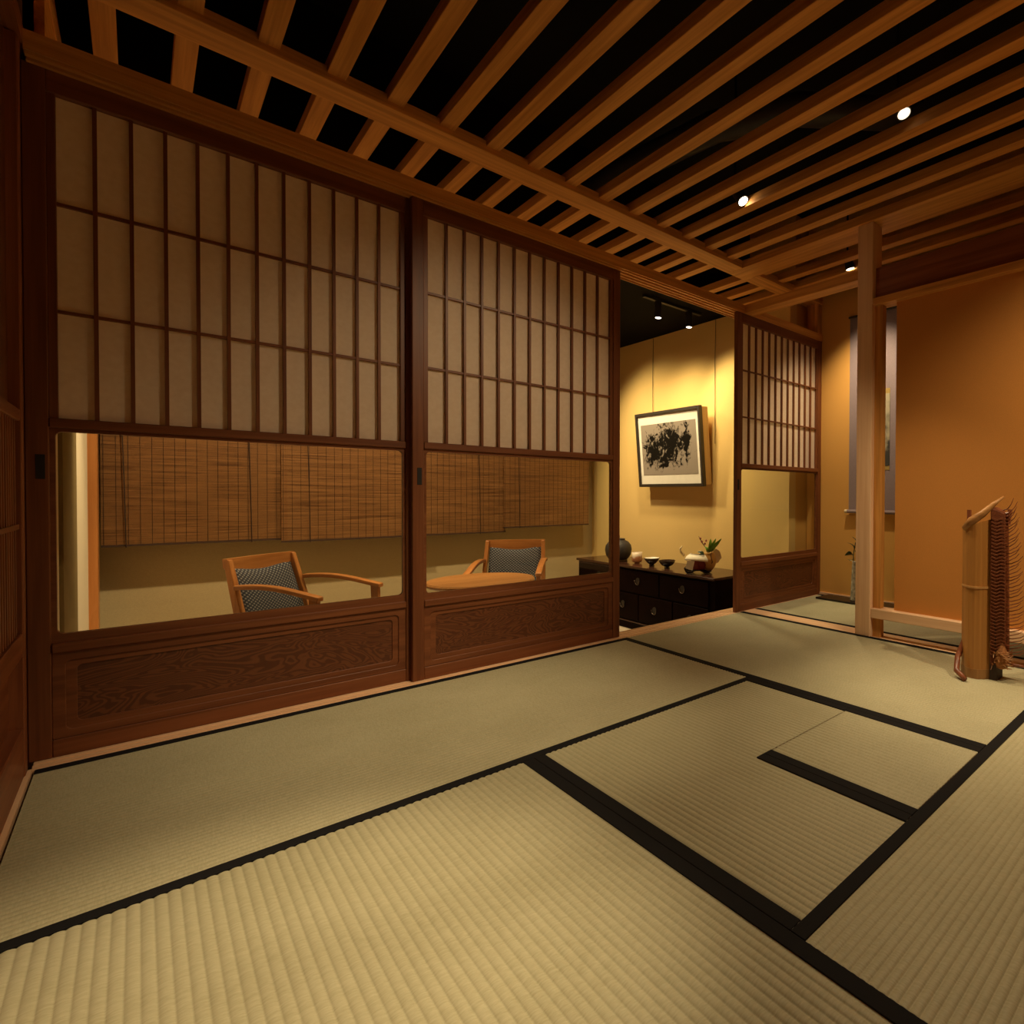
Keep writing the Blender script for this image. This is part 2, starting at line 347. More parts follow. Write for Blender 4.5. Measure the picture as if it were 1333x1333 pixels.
# ------------------------------------------------------------------ tatami mats
RIB = 0.0163
def ribs(mb, x0, x1, y0, y1, axis):
    a0, a1 = (x0, x1) if axis == 'y' else (y0, y1)
    n = max(1, round((a1-a0)/RIB)); st = (a1-a0)/n
    prof = []
    for k in range(n):
        for t, z in ((0, -0.0026), (0.09, -0.0016), (0.26, -0.0005), (0.5, 0.0), (0.74, -0.0005), (0.91, -0.0016)):
            prof.append((a0+(k+t)*st, z))
    prof.append((a1, -0.0026))
    i = len(mb.v)
    for a, z in prof:
        if axis == 'y': mb.v += [(a, y0, z), (a, y1, z)]
        else: mb.v += [(x0, a, z), (x1, a, z)]
    for k in range(len(prof)-1):
        q = (i+2*k, i+2*k+2, i+2*k+3, i+2*k+1)
        mb.f.append(q if axis == 'y' else q[::-1])
def tatami(label, rects, axis, heris, name='tatami_mat'):
    xa = min(r[0] for r in rects); xb = max(r[1] for r in rects); ya = min(r[2] for r in rects); yb = max(r[3] for r in rects)
    t = thing(name, label, 'tatami mat', ((xa+xb)/2, (ya+yb)/2, -0.05), group='tatami mats')
    c = MB()
    for r in rects: c.box(r[0]+0.0006, r[1]-0.0006, r[2]+0.0006, r[3]-0.0006, -0.05, -0.0042)
    c.build('straw_core', plain('straw', (0.30, 0.22, 0.11), 0.9), t)
    s = MB()
    e = 0.003 if name == 'hearth_lid_mat' else 0.001 if len(rects) == 1 else 0.0
    for r in rects: ribs(s, r[0]+e, r[1]-e, r[2]+e, r[3]-e, axis)
    s.build('woven_rush_surface', tatami_mat(axis), t, smooth=True)
    for h in heris:
        pbox('cloth_border', t, h[0]+0.0004, h[1]-0.0004, h[2]+0.0004, h[3]-0.0004, -0.004, 0.0012, HERI(), 0.0008)
    return t
u = 0.9
tatami('long tatami mat along the foot of the shoji doors', [(WX+0.006, 2*u, 2*u, YW)], 'x', [(WX+0.006, 2*u, 2*u, 2*u+H), (WX+0.006, 2*u, YW-H, YW)])
tatami('tatami mat under the bamboo basket in front of the post', [(2*u, 3*u, u, YW)], 'y', [(2*u, 2*u+H, u, YW), (3*u-H, 3*u, u, YW)])
tatami('tatami mat in the lower right corner with ribs running to the right', [(u, 3*u, 0, u)], 'x', [(u, 3*u, u-H, u), (u, 3*u, 0, H)])
tatami('large ribbed tatami mat filling the lower left foreground', [(WX+0.006, u, 0, 2*u)], 'y', [(u-H, u, 0, 2*u), (WX+0.006, WX+0.006+H, 0, 2*u)])
tatami('L shaped half tatami mat in the middle of the floor', [(u, 1.5*u, u, 2*u), (1.5*u, 2*u, 1.5*u, 2*u)], 'y', [(u, u+H, u, 2*u), (2*u-H, 2*u, 1.5*u, 2*u), (1.5*u-H, 1.5*u, u, 1.5*u)])
tatami('small square hearth lid mat set into the half mat', [(1.5*u, 2*u, u, 1.5*u)], 'y', [(1.5*u, 1.5*u+H, u, 1.5*u), (2*u-H, 2*u, u, 1.5*u)], 'hearth_lid_mat')
tatami('alcove tatami mat behind the post under the scroll', [(2.81, 3.528, 0.70, 2.695)], 'y', [(2.81, 2.81+H, 0.70, 2.695), (3.528-H, 3.528, 0.70, 2.695)])
tatami('alcove tatami mat seen under the hanging panel', [(2.81, 3.528, -0.58, 0.70)], 'y', [(2.81, 2.81+H, -0.58, 0.70), (3.528-H, 3.528, -0.58, 0.70)])

# ------------------------------------------------------------------ sliding doors
def rrect(x0, x1, z0, z1, r, n=6):
    pts = []
    for cx, cz, a in ((x1-r, z1-r, 0), (x0+r, z1-r, 90), (x0+r, z0+r, 180), (x1-r, z0+r, 270)):
        for k in range(n+1):
            an = R(a+90*k/n); pts.append((cx+r*math.cos(an), cz+r*math.sin(an)))
    return pts, n+1
def frame_rr(mb, ox0, ox1, oz0, oz1, ix0, ix1, iz0, iz1, r, y0, y1):
    """rectangular board with a rounded opening, front at y0"""
    ip, m = rrect(ix0, ix1, iz0, iz1, r); oc = [(ox1, oz1), (ox0, oz1), (ox0, oz0), (ox1, oz0)]
    N = len(ip); b = len(mb.v)
    for y in (y0, y1):
        mb.v += [(x, y, z) for x, z in ip] + [(x, y, z) for x, z in oc]
    S = N+4
    for s_, flip in ((0, False), (S, True)):
        for c in range(4):
            for k in range(m-1):
                q = (b+s_+N+c, b+s_+c*m+k, b+s_+c*m+k+1); mb.f.append(q if not flip else q[::-1])
            e = b+s_+c*m+m-1; nx = b+s_+((c+1) % 4)*m
            q = (b+s_+N+c, e, nx, b+s_+N+(c+1) % 4); mb.f.append(q if not flip else q[::-1])
    for k in range(N): 
        k2 = (k+1) % N; mb.f.append((b+k, b+S+k, b+S+k2, b+k2))
    for k in range(4):
        k2 = (k+1) % 4; mb.f.append((b+N+k2, b+S+N+k2, b+S+N+k, b+N+k))
def shoji(name, x0, x1, yf, label, handle_x):
    y1 = yf+0.030; t = thing(name, label, 'sliding door', ((x0+x1)/2, yf+0.015, 0.0), kind='structure')
    rx, rz = redwood('x'), redwood('z'); SW = 0.040; top = 1.868
    pbox('stile', t, x0, x0+SW, yf, y1, 0.0005, top, rz, 0.002); pbox('stile', t, x1-SW, x1, yf, y1, 0.0005, top, rz, 0.002)
    a, b = x0+SW, x1-SW
    pbox('top_rail', t, a, b, yf+0.001, y1, 1.807, top, rx, 0.002)
    pbox('middle_rail', t, a, b, yf-0.002, y1, 0.903, 0.929, rx, 0.002)
    pbox('ledge_rail', t, a, b, yf-0.004, y1, 0.286, 0.312, rx, 0.003)
    pbox('bottom_rail', t, a, b, yf+0.001, y1, 0.0005, 0.048, rx, 0.002)
    # lattice and paper
    pa, pb = a+0.016, b-0.016
    pbox('lattice_edge', t, a, pa, yf+0.005, y1-0.006, 0.929, 1.807, rz, 0.001); pbox('lattice_edge', t, pb, b, yf+0.005, y1-0.006, 0.929, 1.807, rz, 0.001)
    pbox('shoji_paper', t, a, b, yf+0.022, yf+0.0226, 0.929, 1.807, paper())
    for k in range(1, 12):
        x = pa+(pb-pa)*k/12; pbox('vertical_lattice_bar', t, x-0.0042, x+0.0042, yf+0.007, yf+0.0215, 0.929, 1.807, rz)
    for k in (1, 2):
        z = 0.929+0.878*k/3; pbox('horizontal_lattice_bar', t, pa, pb, yf+0.010, yf+0.0212, z-0.0042, z+0.0042, rx)
    # glass in its rounded frame
    mb = MB(); frame_rr(mb, a, b, 0.312, 0.903, a+0.010, b-0.008, 0.336, 0.893, 0.014, yf+0.008, y1-0.004); mb.build('glass_frame', rx, t)
    pbox('glass_pane', t, a+0.004, b-0.004, yf+0.015, yf+0.018, 0.32, 0.90, glass())
    # lower panel
    mb = MB(); frame_rr(mb, a, b, 0.048, 0.286, a+0.024, b-0.024, 0.070, 0.262, 0.014, yf+0.005, y1-0.010); mb.build('panel_moulding', rx, t, bev=0.002)
    mb = MB(); frame_rr(mb, a+0.02, b-0.02, 0.062, 0.268, a+0.044, b-0.044, 0.088, 0.246, 0.012, yf+0.010, y1-0.012); mb.build('panel_border', rx, t, bev=0.0015)
    pbox('burl_panel', t, a+0.03, b-0.03, yf+0.014, y1-0.010, 0.075, 0.258, burl())
    hx = handle_x
    hp = pbox('door_pull', t, hx-0.0085, hx+0.0085, yf-0.0008, yf+0.004, 0.762, 0.829, plain('black_iron', (0.008, 0.008, 0.009), 0.5), 0.001); hp['label'] = 'black rectangular recessed door pull'
    return t
shoji('door_1', -0.022, 0.905, 2.765, 'leftmost shoji sliding door with wide glass pane and burl panel', 0.003)
shoji('door_2', 0.878, 1.813, 2.733, 'middle shoji sliding door next to the open doorway', 0.902)
shoji('door_3', 2.640, 3.540, 2.701, 'small far shoji sliding door right of the open doorway', 2.655)

# lattice door on the left wall
ld = thing('door_4', 'dark lattice sliding door on the left edge', 'sliding door', (WX-0.02, 1.9, 0), kind='structure')
def lwall(name, y0, y1, z0, z1, d0, d1, mat, bev=0.0): return pbox(name, ld, WX-0.04+d0, WX-0.04+d1, y0, y1, z0, z1, mat, bev)
LD0, LD1 = 1.05, 2.685
lwall('stile', LD1-0.045, LD1, 0.006, 1.87, 0.0, 0.036, beamred('z'), 0.002); lwall('stile', LD0, LD0+0.045, 0.006, 1.87, 0.0, 0.036, beamred('z'), 0.002)
lwall('bottom_rail', LD0, LD1-0.045, 0.006, 0.13, 0.0, 0.034, beamred('y'), 0.002)
lwall('lower_panel', LD0, LD1-0.045, 0.13, 0.33, 0.0, 0.012, beamred('y'))
lwall('middle_rail', LD0, LD1-0.045, 0.31, 0.37, 0.0, 0.034, beamred('y'), 0.002)
lwall('upper_rail', LD0, LD1-0.045, 0.905, 0.935, 0.0, 0.034, beamred('y'), 0.002)
lwall('cross_bar', LD0, LD1-0.045, 0.634, 0.646, 0.0, 0.031, beamred('y'))
lwall('upper_panel', LD0, LD1-0.045, 0.93, 1.87, 0.0, 0.016, redwood('z'))
lwall('backing_panel', LD0, LD1-0.045, 0.33, 0.93, 0.0, 0.006, beamred('z'))
y = LD1-0.075
while y > LD0+0.05:
    lwall('lattice_slat', y-0.008, y+0.008, 0.36, 0.91, 0.006, 0.028, beamred('z')); y -= 0.034
sbox('trim_15', WX-0.06, WX, -0.58, 2.694, 1.875, 1.93, beamred('y'), 'dark head rail over the lattice door on the left', 'rail')
sbox('trim_16', WX-0.06, WX+0.002, -0.58, 2.694, -0.05, 0.005, hinoki('y'), 'pale sill strip under the lattice door on the left', 'sill')
sbox('trim_21', -0.06, -0.023, 2.694, 2.83, 0.0, 2.137, redwood('z'), 'dark corner post between lattice door and first shoji', 'post')
sbox('trim_17', WX-0.06, WX-0.002, -0.58, 1.04, 0.006, 1.875, PLASTER, 'ochre wall section next to the lattice door beyond the frame', 'wall')
sbox('trim_18', WX-0.06, WX, -0.58, 2.694, 1.93, 2.80, plain('dark_upper', (0.10, 0.045, 0.02), 0.8), 'dark wooden wall above the lattice door', 'wall')

# ------------------------------------------------------------------ ceiling spotlights in view
def can_light(loc, target, label, power_disc, length=0.10, rad=0.030):
    t = thing('ceiling_spotlight', label, 'spotlight', loc, group='spotlights between the ceiling slats')
    d = (Vector(target)-Vector(loc)).normalized(); p = Vector((0, 0, 0))
    m = MB(); m.tube([p-d*length, p-d*0.004, p], [rad*0.8, rad, rad], 20); m.build('housing', plain('lamp_black', (0.02, 0.02, 0.02), 0.5), t, world=False, smooth=False)
    m = MB(); m.tube([p+d*0.0005, p+d*0.0015], [rad*0.82]*2, 20); m.build('lens', emit('lamp_lens_%g' % power_disc, (1.0, 0.80, 0.55), power_disc), t, world=False)
    m = MB(); m.tube([p-d*length*0.8, p-d*length*0.8+Vector((0, 0, 2.8-loc[2]-0.0))], 0.006, 8); m.build('stem', BLACK(), t, world=False)
    return t
can_light((2.158, 2.205, 2.172), (2.30, 1.7, 1.4), 'glowing ceiling spotlight between slats left of the post', 14)
can_light((2.128, 1.336, 2.190), (2.10, 0.75, 0.6), 'pale ceiling spotlight between slats at upper right', 1.6)
can_light((3.18, 2.235, 2.165), (3.54, 2.10, 0.9), 'glowing ceiling spotlight just left of the post top', 14)
duct = MB(); duct.tube([(1.95, 3.2, 2.52), (2.05, 2.3, 2.52), (2.2, 1.9, 2.50), (2.6, 1.5, 2.5)], 0.07, 16)
tag(duct.build('ventilation_duct', plain('duct_grey', (0.05, 0.05, 0.05), 0.45), None, smooth=True), 'dark ventilation duct above the ceiling slats', 'duct')

# track lights of the seating room
tr = thing('light_track', 'black ceiling light track over the picture', 'light track', (2.88, 3.60, 2.17))
pbox('rail', tr, 2.60, 3.15, 3.585, 3.615, 2.15, 2.17, plain('lamp_black', (0.02, 0.02, 0.02), 0.5))
def track_lamp(x, y, label):
    t = thing('track_spotlight', label, 'spotlight', (x, y, 2.15), group='spotlights on the black track')
    pbox('adapter', t, x-0.02, x+0.02, y-0.015, y+0.015, 2.12, 2.15, plain('lamp_black', (0.02, 0.02, 0.02), 0.5))
    m = MB(); m.tube([(x, y, 2.125), (x+0.004, y+0.004, 2.035)], 0.027, 16); m.build('housing', plain('lamp_black', (0.02, 0.02, 0.02), 0.5), t)
    m = MB(); m.tube([(x+0.004, y+0.004, 2.0345), (x+0.004, y+0.004, 2.033)], 0.021, 16); m.build('lens', emit('track_lens', (1, 0.9, 0.75), 5), t)
track_lamp(2.73, 3.60, 'left black track spotlight under the dark ceiling of the doorway')
track_lamp(3.03, 3.60, 'right black track spotlight under the dark ceiling of the doorway')

# ------------------------------------------------------------------ bamboo blinds
def reedmat():
    if 'reed' in MATS: return MATS['reed']
    m, n, l, b = newmat('reed')
    mp = coords(n, l, (4, 4, 190)); no = n.new('ShaderNodeTexNoise'); no.inputs['Scale'].default_value = 1; no.inputs['Detail'].default_value = 3
    l.new(mp.outputs[0], no.inputs['Vector'])
    r = ramp(n, [(0.32, (0.15, 0.060, 0.020)), (0.5, (0.33, 0.150, 0.048)), (0.68, (0.46, 0.22, 0.078))]); l.new(no.outputs['Fac'], r.inputs[0])
    l.new(r.outputs[0], b.inputs['Base Color']); b.inputs['Roughness'].default_value = 0.45
    MATS['reed'] = m; return m
def blind(x0, x1, zb, y, label, cords):
    t = thing('bamboo_blind', label, 'blind', ((x0+x1)/2, y, zb), group='bamboo blinds of the seating room')
    m = MB(); z = zb+0.012
    while z < 2.12:
        i = len(m.v); h = 0.0042
        for xx in (x0, x1): m.v += [(xx, y-0.0022, z+h*0.25), (xx, y-0.0022, z+h*0.75), (xx, y+0.002, z+h), (xx, y+0.002, z)]
        m.f += [(i, i+4, i+5, i+1), (i+1, i+5, i+6, i+2), (i+2, i+6, i+7, i+3), (i+3, i+7, i+4, i)]; z += 0.0049
    o = m.build('reed_sheet', reedmat(), t); o['kind'] = 'stuff'
    thr = plain('dark_thread', (0.03, 0.014, 0.008), 0.9)
    n = int((x1-x0)/0.046)
    for k in range(n+1):
        x = x0+0.01+(x1-x0-0.02)*k/n; pbox('stitching_thread', t, x-0.0009, x+0.0009, y-0.0036, y-0.0024, zb, 2.12, thr)
    pbox('bottom_batten', t, x0, x1, y-0.006, y+0.006, zb, zb+0.012, plain('dark_batten', (0.05, 0.022, 0.010), 0.7)); pbox('head_rail', t, x0, x1, y-0.012, y+0.012, 2.12, 2.165, reedmat())
    for c in cords:
        mm = MB(); mm.tube([(c, y-0.012, 2.12), (c-0.004, y-0.012, 1.3), (c+0.006, y-0.014, 0.8), (c+0.012, y-0.012, zb-0.005)], 0.0026, 6); mm.build('pull_cord', thr, t)
blind(0.034, 0.860, 0.405, 5.275, 'leftmost bamboo blind next to the orange post', [0.117, 0.665])
blind(0.824, 1.690, 0.388, 5.247, 'bamboo blind behind the first chair, second from the left', [0.965])
blind(1.652, 2.350, 0.388, 5.275, 'third bamboo blind behind the round table', [2.12])
blind(2.322, 3.16, 0.425, 5.247, 'rightmost bamboo blind hanging slightly higher than the others', [2.45])

# ------------------------------------------------------------------ armchairs and table of the seating room
def armchair(loc, face, label):
    """local: seat faces +y, floor at z=0"""
    t = thing('armchair', label, 'armchair', (loc[0], loc[1], -0.40), math.atan2(face[1], face[0])-math.pi/2, 'upholstered armchairs')
    cz = cherry('z'); cy = cherry('y'); W = 0.205
    def B(name, mb, mat, **k): return mb.build(name, mat, t, world=False, **k)
    for s in (-1, 1):
        m = MB(); m.hexa([(s*W-0.018, -0.02, 0), (s*W+0.018, -0.02, 0), (s*W+0.018, 0.02, 0), (s*W-0.018, 0.02, 0), (s*W-0.014, 0.0, 0.45), (s*W+0.014, 0.0, 0.45), (s*W+0.014, 0.045, 0.45), (s*W-0.014, 0.045, 0.45)])
        m.hexa([(s*W-0.014, 0.0, 0.45), (s*W+0.014, 0.0, 0.45), (s*W+0.014, 0.045, 0.45), (s*W-0.014, 0.045, 0.45), (s*(W-0.012)-0.013, -0.075, 0.78), (s*(W-0.012)+0.013, -0.075, 0.78), (s*(W-0.012)+0.013, -0.045, 0.78), (s*(W-0.012)-0.013, -0.045, 0.78)])
        B('back_leg', m, cz, bev=0.004)
        m = MB(); m.hexa([(s*0.225-0.014, 0.415, 0), (s*0.225+0.014, 0.415, 0), (s*0.225+0.014, 0.445, 0), (s*0.225-0.014, 0.445, 0), (s*0.222-0.013, 0.39, 0.595), (s*0.222+0.013, 0.39, 0.595), (s*0.222+0.013, 0.432, 0.595), (s*0.222-0.013, 0.432, 0.595)])
        B('front_leg', m, cz, bev=0.003)
        pts = []
        for k in range(9):
            f = k/8; pts.append((s*(0.212+0.012*f), 0.0+0.445*f, 0.640+0.012*math.sin(f*math.pi*1.3)-0.045*f**1.5))
        m = MB()
        for k in range(8):
            (xa, ya, za), (xb, yb, zb) = pts[k], pts[k+1]; hw = 0.020; th = 0.012
            m.hexa([(xa-hw, ya, za-th), (xa+hw, ya, za-th), (xb+hw, yb, zb-th), (xb-hw, yb, zb-th), (xa-hw, ya, za+th), (xa+hw, ya, za+th), (xb+hw, yb, zb+th), (xb-hw, yb, zb+th)])
        o = B('armrest', m, cy); bm = bmesh.new(); bm.from_mesh(o.data); bmesh.ops.remove_doubles(bm, verts=bm.verts, dist=1e-5)
        seen = {}
        for f in list(bm.faces):
            key = tuple(sorted(v.index for v in f.verts)); 
            if key in seen: bm.faces.remove(f); 
            else: seen[key] = f
        bm.to_mesh(o.data); bm.free(); finish(o, 0.005)
    # curved top rail
    m = MB(); n = 8
    for k in range(n):
        f0, f1 = k/n, (k+1)/n; x0, x1 = -W+2*W*f0, -W+2*W*f1
        def dip(f): return 0.030*math.sin(math.pi*f)
        def bow(f): return -0.018*math.sin(math.pi*f)
        y0, y1 = -0.062+bow(f0), -0.062+bow(f1)
        zl0, zl1 = 0.735-dip(f0)*0.8+0.0, 0.735-dip(f1)*0.8
        m.hexa([(x0, y0-0.012, zl0), (x1, y1-0.012, zl1), (x1, y1+0.012, zl1), (x0, y0+0.012, zl0), (x0, y0-0.016, 0.785), (x1, y1-0.016, 0.785), (x1, y1+0.010, 0.785), (x0, y0+0.010, 0.785)])
    B('top_rail', m, cherry('x'), bev=0.0)
    def cushion(name, fn, nu=10, nv=10):
        m = MB(); i0 = 0; uv = []
        for side in (0, 1):
            for a in range(nu+1):
                for b_ in range(nv+1):
                    m.v.append(fn(a/nu, b_/nv, side)); uv.append((a/nu, b_/nv))
        S = (nu+1)*(nv+1)
        for side in (0, 1):
            for a in range(nu):
                for b_ in range(nv):
                    q = [side*S+a*(nv+1)+b_, side*S+(a+1)*(nv+1)+b_, side*S+(a+1)*(nv+1)+b_+1, side*S+a*(nv+1)+b_+1]
                    m.f.append(tuple(q if side == 0 else q[::-1]))
        for a in range(nu):
            for b_ in (0, nv):
                q = [a*(nv+1)+b_, S+a*(nv+1)+b_, S+(a+1)*(nv+1)+b_, (a+1)*(nv+1)+b_]; m.f.append(tuple(q if b_ == 0 else q[::-1]))
        for b_ in range(nv):
            for a in (0, nu):
                q = [a*(nv+1)+b_, a*(nv+1)+b_+1, S+a*(nv+1)+b_+1, S+a*(nv+1)+b_]; m.f.append(tuple(q if a == 0 else q[::-1]))
        o = B(name, m, upholstery(), smooth=True)
        ul = o.data.uv_layers.new(name='UVMap')
        for lp in o.data.loops: ul.data[lp.index].uv = (uv[lp.vertex_index][0]*0.40, uv[lp.vertex_index][1]*0.40)
        return o
    def backf(a, b_, side):
        x = -0.178+0.356*a; z = 0.42+0.32*b_; z -= (0.028*math.sin(math.pi*a))*b_
        y = 0.028-(z-0.45)*0.31-0.016*math.sin(math.pi*a)
        pad = 0.026*(math.sin(math.pi*a)*math.sin(math.pi*b_))**0.5 if 0 < a < 1 and 0 < b_ < 1 else 0
        return (x, y+0.004+pad if side == 0 else y-0.016, z)
    cushion('back_cushion', backf)
    def seatf(a, b_, side):
        wd = 0.19+0.012*b_; x = -wd+2*wd*a; y = 0.04+0.39*b_
        pad = 0.035*(math.sin(math.pi*a)*math.sin(math.pi*b_))**0.35 if 0 < a < 1 and 0 < b_ < 1 else 0
        return (x, y, 0.385+pad if side == 0 else 0.34)
    cushion('seat_cushion', seatf)
    m = MB(); m.box(-0.21, 0.21, 0.40, 0.425, 0.28, 0.345); m.box(-0.2, 0.2, -0.005, 0.02, 0.30, 0.345); B('seat_rail', m, cherry('x'))
    return t
def mid(a, b): return ((a[0]+b[0])/2, (a[1]+b[1])/2)
f1 = Vector((0.66, -0.75)).normalized(); m1 = Vector((0.628, 4.39))+f1*0.06
armchair(m1, f1, 'upholstered wooden armchair on the left seen behind the first glass pane')
f2 = Vector((-0.56, -0.83)).normalized(); m2 = Vector((2.06, 4.44))+f2*0.06
armchair(m2, f2, 'upholstered wooden armchair behind the round table')
tb = thing('round_table', 'round wooden table between the two armchairs', 'table', (1.455, 3.54, -0.4))
m = MB(); m.lathe([(0.262, 0.624), (0.276, 0.634), (0.276, 0.642), (0.27, 0.65)], (0, 0, 0), 48); m.build('table_top', wood('table_cherry', (0.42, 0.17, 0.045), (0.60, 0.27, 0.08), 'x', 0.3, 30, 1.2), tb, world=False)
m = MB(); m.lathe([(0.03, 0.03), (0.026, 0.3), (0.035, 0.625)], (0, 0, 0), 20); m.build('column', cherry('z'), tb, world=False, smooth=True)
for k in range(4):
    a = k*math.pi/2+0.5; m = MB(); m.tube([(0.02*math.cos(a), 0.02*math.sin(a), 0.07), (0.14*math.cos(a), 0.14*math.sin(a), 0.05), (0.25*math.cos(a), 0.25*math.sin(a), 0.016)], [0.022, 0.02, 0.016], 8); m.build('foot', cherry('z'), tb, world=False)

# ------------------------------------------------------------------ framed picture
def artmat():
    m, n, l, b = newmat('ink_art')
    tc = n.new('ShaderNodeTexCoord'); sp = n.new('ShaderNodeSeparateXYZ'); l.new(tc.outputs['Object'], sp.inputs[0])
    def noise(scale, det, dist, vec=None):
        x = n.new('ShaderNodeTexNoise'); x.inputs['Scale'].default_value = scale; x.inputs['Detail'].default_value = det; x.inputs['Distortion'].default_value = dist
        l.new(tc.outputs['Object'], x.inputs['Vector']); return x
    def M(op, a, b_=None, c=None):
        x = n.new('ShaderNodeMath'); x.operation = op
        for i, v in enumerate((a, b_, c)):
            if v is None: continue
            if isinstance(v, (int, float)): x.inputs[i].default_value = v
            else: l.new(v, x.inputs[i])
        return x.outputs[0]
    Y, Z = sp.outputs['Y'], sp.outputs['Z']
    def blob(y, z, ry, rz): 
        a = M('DIVIDE', M('SUBTRACT', Y, y), ry); c = M('DIVIDE', M('SUBTRACT', Z, z), rz)
        return M('SUBTRACT', 1.0, M('SQRT', M('ADD', M('MULTIPLY', a, a), M('MULTIPLY', c, c))))
    s = M('MAXIMUM', blob(0.20, -0.02, 0.14, 0.15), blob(-0.05, 0.05, 0.22, 0.20))
    s = M('MAXIMUM', s, blob(0.06, -0.08, 0.16, 0.10)); s = M('MAXIMUM', s, blob(-0.24, 0.03, 0.05, 0.16))
    n1 = noise(14, 6, 1.2); n2 = noise(45, 4, 0.5)
    f = M('ADD', M('MULTIPLY', s, 0.9), M('MULTIPLY', M('SUBTRACT', n1.outputs['Fac'], 0.5), 2.6)); f = M('ADD', f, M('MULTIPLY', M('SUBTRACT', n2.outputs['Fac'], 0.5), 1.2))
    r = ramp(n, [(-0.0, (0.29, 0.245, 0.205)), (0.22, (0.14, 0.115, 0.095)), (0.40, (0.012, 0.010, 0.008))]); l.new(f, r.inputs[0])
    l.new(r.outputs[0], b.inputs['Base Color']); b.inputs['Roughness'].default_value = 0.9; b.inputs['Specular IOR Level'].default_value = 0.0
    return m
pic = thing('framed_picture', 'framed black ink picture leaning forward on the yellow wall', 'picture', (3.240, 4.06, 0.80))
pic.rotation_euler = (0, R(-4.8), 0)
PW, PH = 0.43, 0.655     # half width, height; local front faces -x
fm = plain('dark_frame', (0.035, 0.028, 0.020), 0.4)
for nm, a in (('frame_side', (-0.022, 0.012, -PW, -PW+0.026, 0, PH)), ('frame_side', (-0.022, 0.012, PW-0.026, PW, 0, PH)), ('frame_top', (-0.022, 0.012, -PW+0.026, PW-0.026, PH-0.026, PH)), ('frame_bottom', (-0.022, 0.012, -PW+0.026, PW-0.026, 0, 0.026))):
    pbox(nm, pic, *a, fm, 0.002, world=False)
pbox('mat_board', pic, -0.008, 0.004, -PW+0.026, PW-0.026, 0.026, PH-0.026, plain('white_mat', (0.80, 0.76, 0.68), 0.8, var=0.03), world=False)
pbox('print_sheet', pic, -0.010, -0.008, -0.365, 0.365, 0.105, PH-0.105, artmat(), world=False)
bk = pbox('wooden_backing_box', pic, 0.012, 0.072, -PW+0.0, PW-0.01, 0.01, PH-0.01, wood('pale_box', (0.55, 0.36, 0.15), (0.66, 0.46, 0.22), 'z'), world=False)
wire = plain('wire', (0.06, 0.045, 0.03), 0.5)
for yy in (4.42, 3.60):
    m = MB(); m.tube([(3.318, yy, 2.16), (3.317, yy+0.006, 1.8), (3.316, yy, 1.43 if yy > 4 else 1.15)], 0.0022, 6)
    tag(m.build('hanging_wire', wire, None), 'thin dark hanging wire left above the picture' if yy > 4 else 'thin dark hanging wire right of the picture', 'wire')

# ------------------------------------------------------------------ lacquer chest
lac = plain('dark_lacquer', (0.007, 0.0022, 0.0015), 0.5, var=0.3, scale=8, spec=0.03)
lac2 = wood('lacquer_top', (0.035, 0.014, 0.009), (0.06, 0.024, 0.014), 'y', 0.18, spec=0.45)
CH0, CH1 = 3.165, 5.02
ch = thing('lacquer_chest', 'low dark lacquered chest of drawers under the picture', 'chest', (3.09, (CH0+CH1)/2, -0.4))
pbox('body', ch, 2.916, 3.30, CH0+0.012, CH1-0.012, -0.33, 0.115, lac)
pbox('top_board', ch, 2.895, 3.315, CH0, CH1, 0.115, 0.135, lac2, 0.003)
pbox('plinth', ch, 2.925, 3.30, CH0+0.02, CH1-0.02, -0.40, -0.335, lac)
pbox('base_moulding', ch, 2.908, 3.30, CH0+0.01, CH1-0.01, -0.338, -0.326, lac2, 0.002)
iron = plain('iron_pull', (0.16, 0.12, 0.09), 0.3, 0.9)
def drawer(y0, y1, z0, z1):
    d = pbox('drawer', ch, 2.904, 2.917, y0, y1, z0, z1, lac, 0.003)
    yc, zc = (y0+y1)/2, (z0+z1)/2
    m = MB(); m.lathe([(0.0, 0), (0.034, 0)], n=16, close=False)
    pl = MB(); pl.tube([(2.9042, yc, zc+0.012), (2.900, yc, zc+0.012)], 0.026, 16); pl.build('pull_plate', plain('plate_black', (0.012, 0.008, 0.006), 0.5), d)
    rg = MB(); rg.tube([(2.893+0.003*math.sin(math.pi*k/10), yc+0.030*math.cos(math.pi*k/10), zc+0.014-0.034*math.sin(math.pi*k/10)) for k in range(11)], 0.0026, 6); rg.build('ring_pull', iron, d, smooth=True)
for a, b_ in ((3.235, 3.795), (3.805, 4.345), (4.355, 4.95)): drawer(a, b_, -0.085, 0.100)
for a, b_ in ((3.235, 3.63), (3.64, 4.065), (4.075, 4.49), (4.50, 4.95)): drawer(a, b_, -0.310, -0.098)

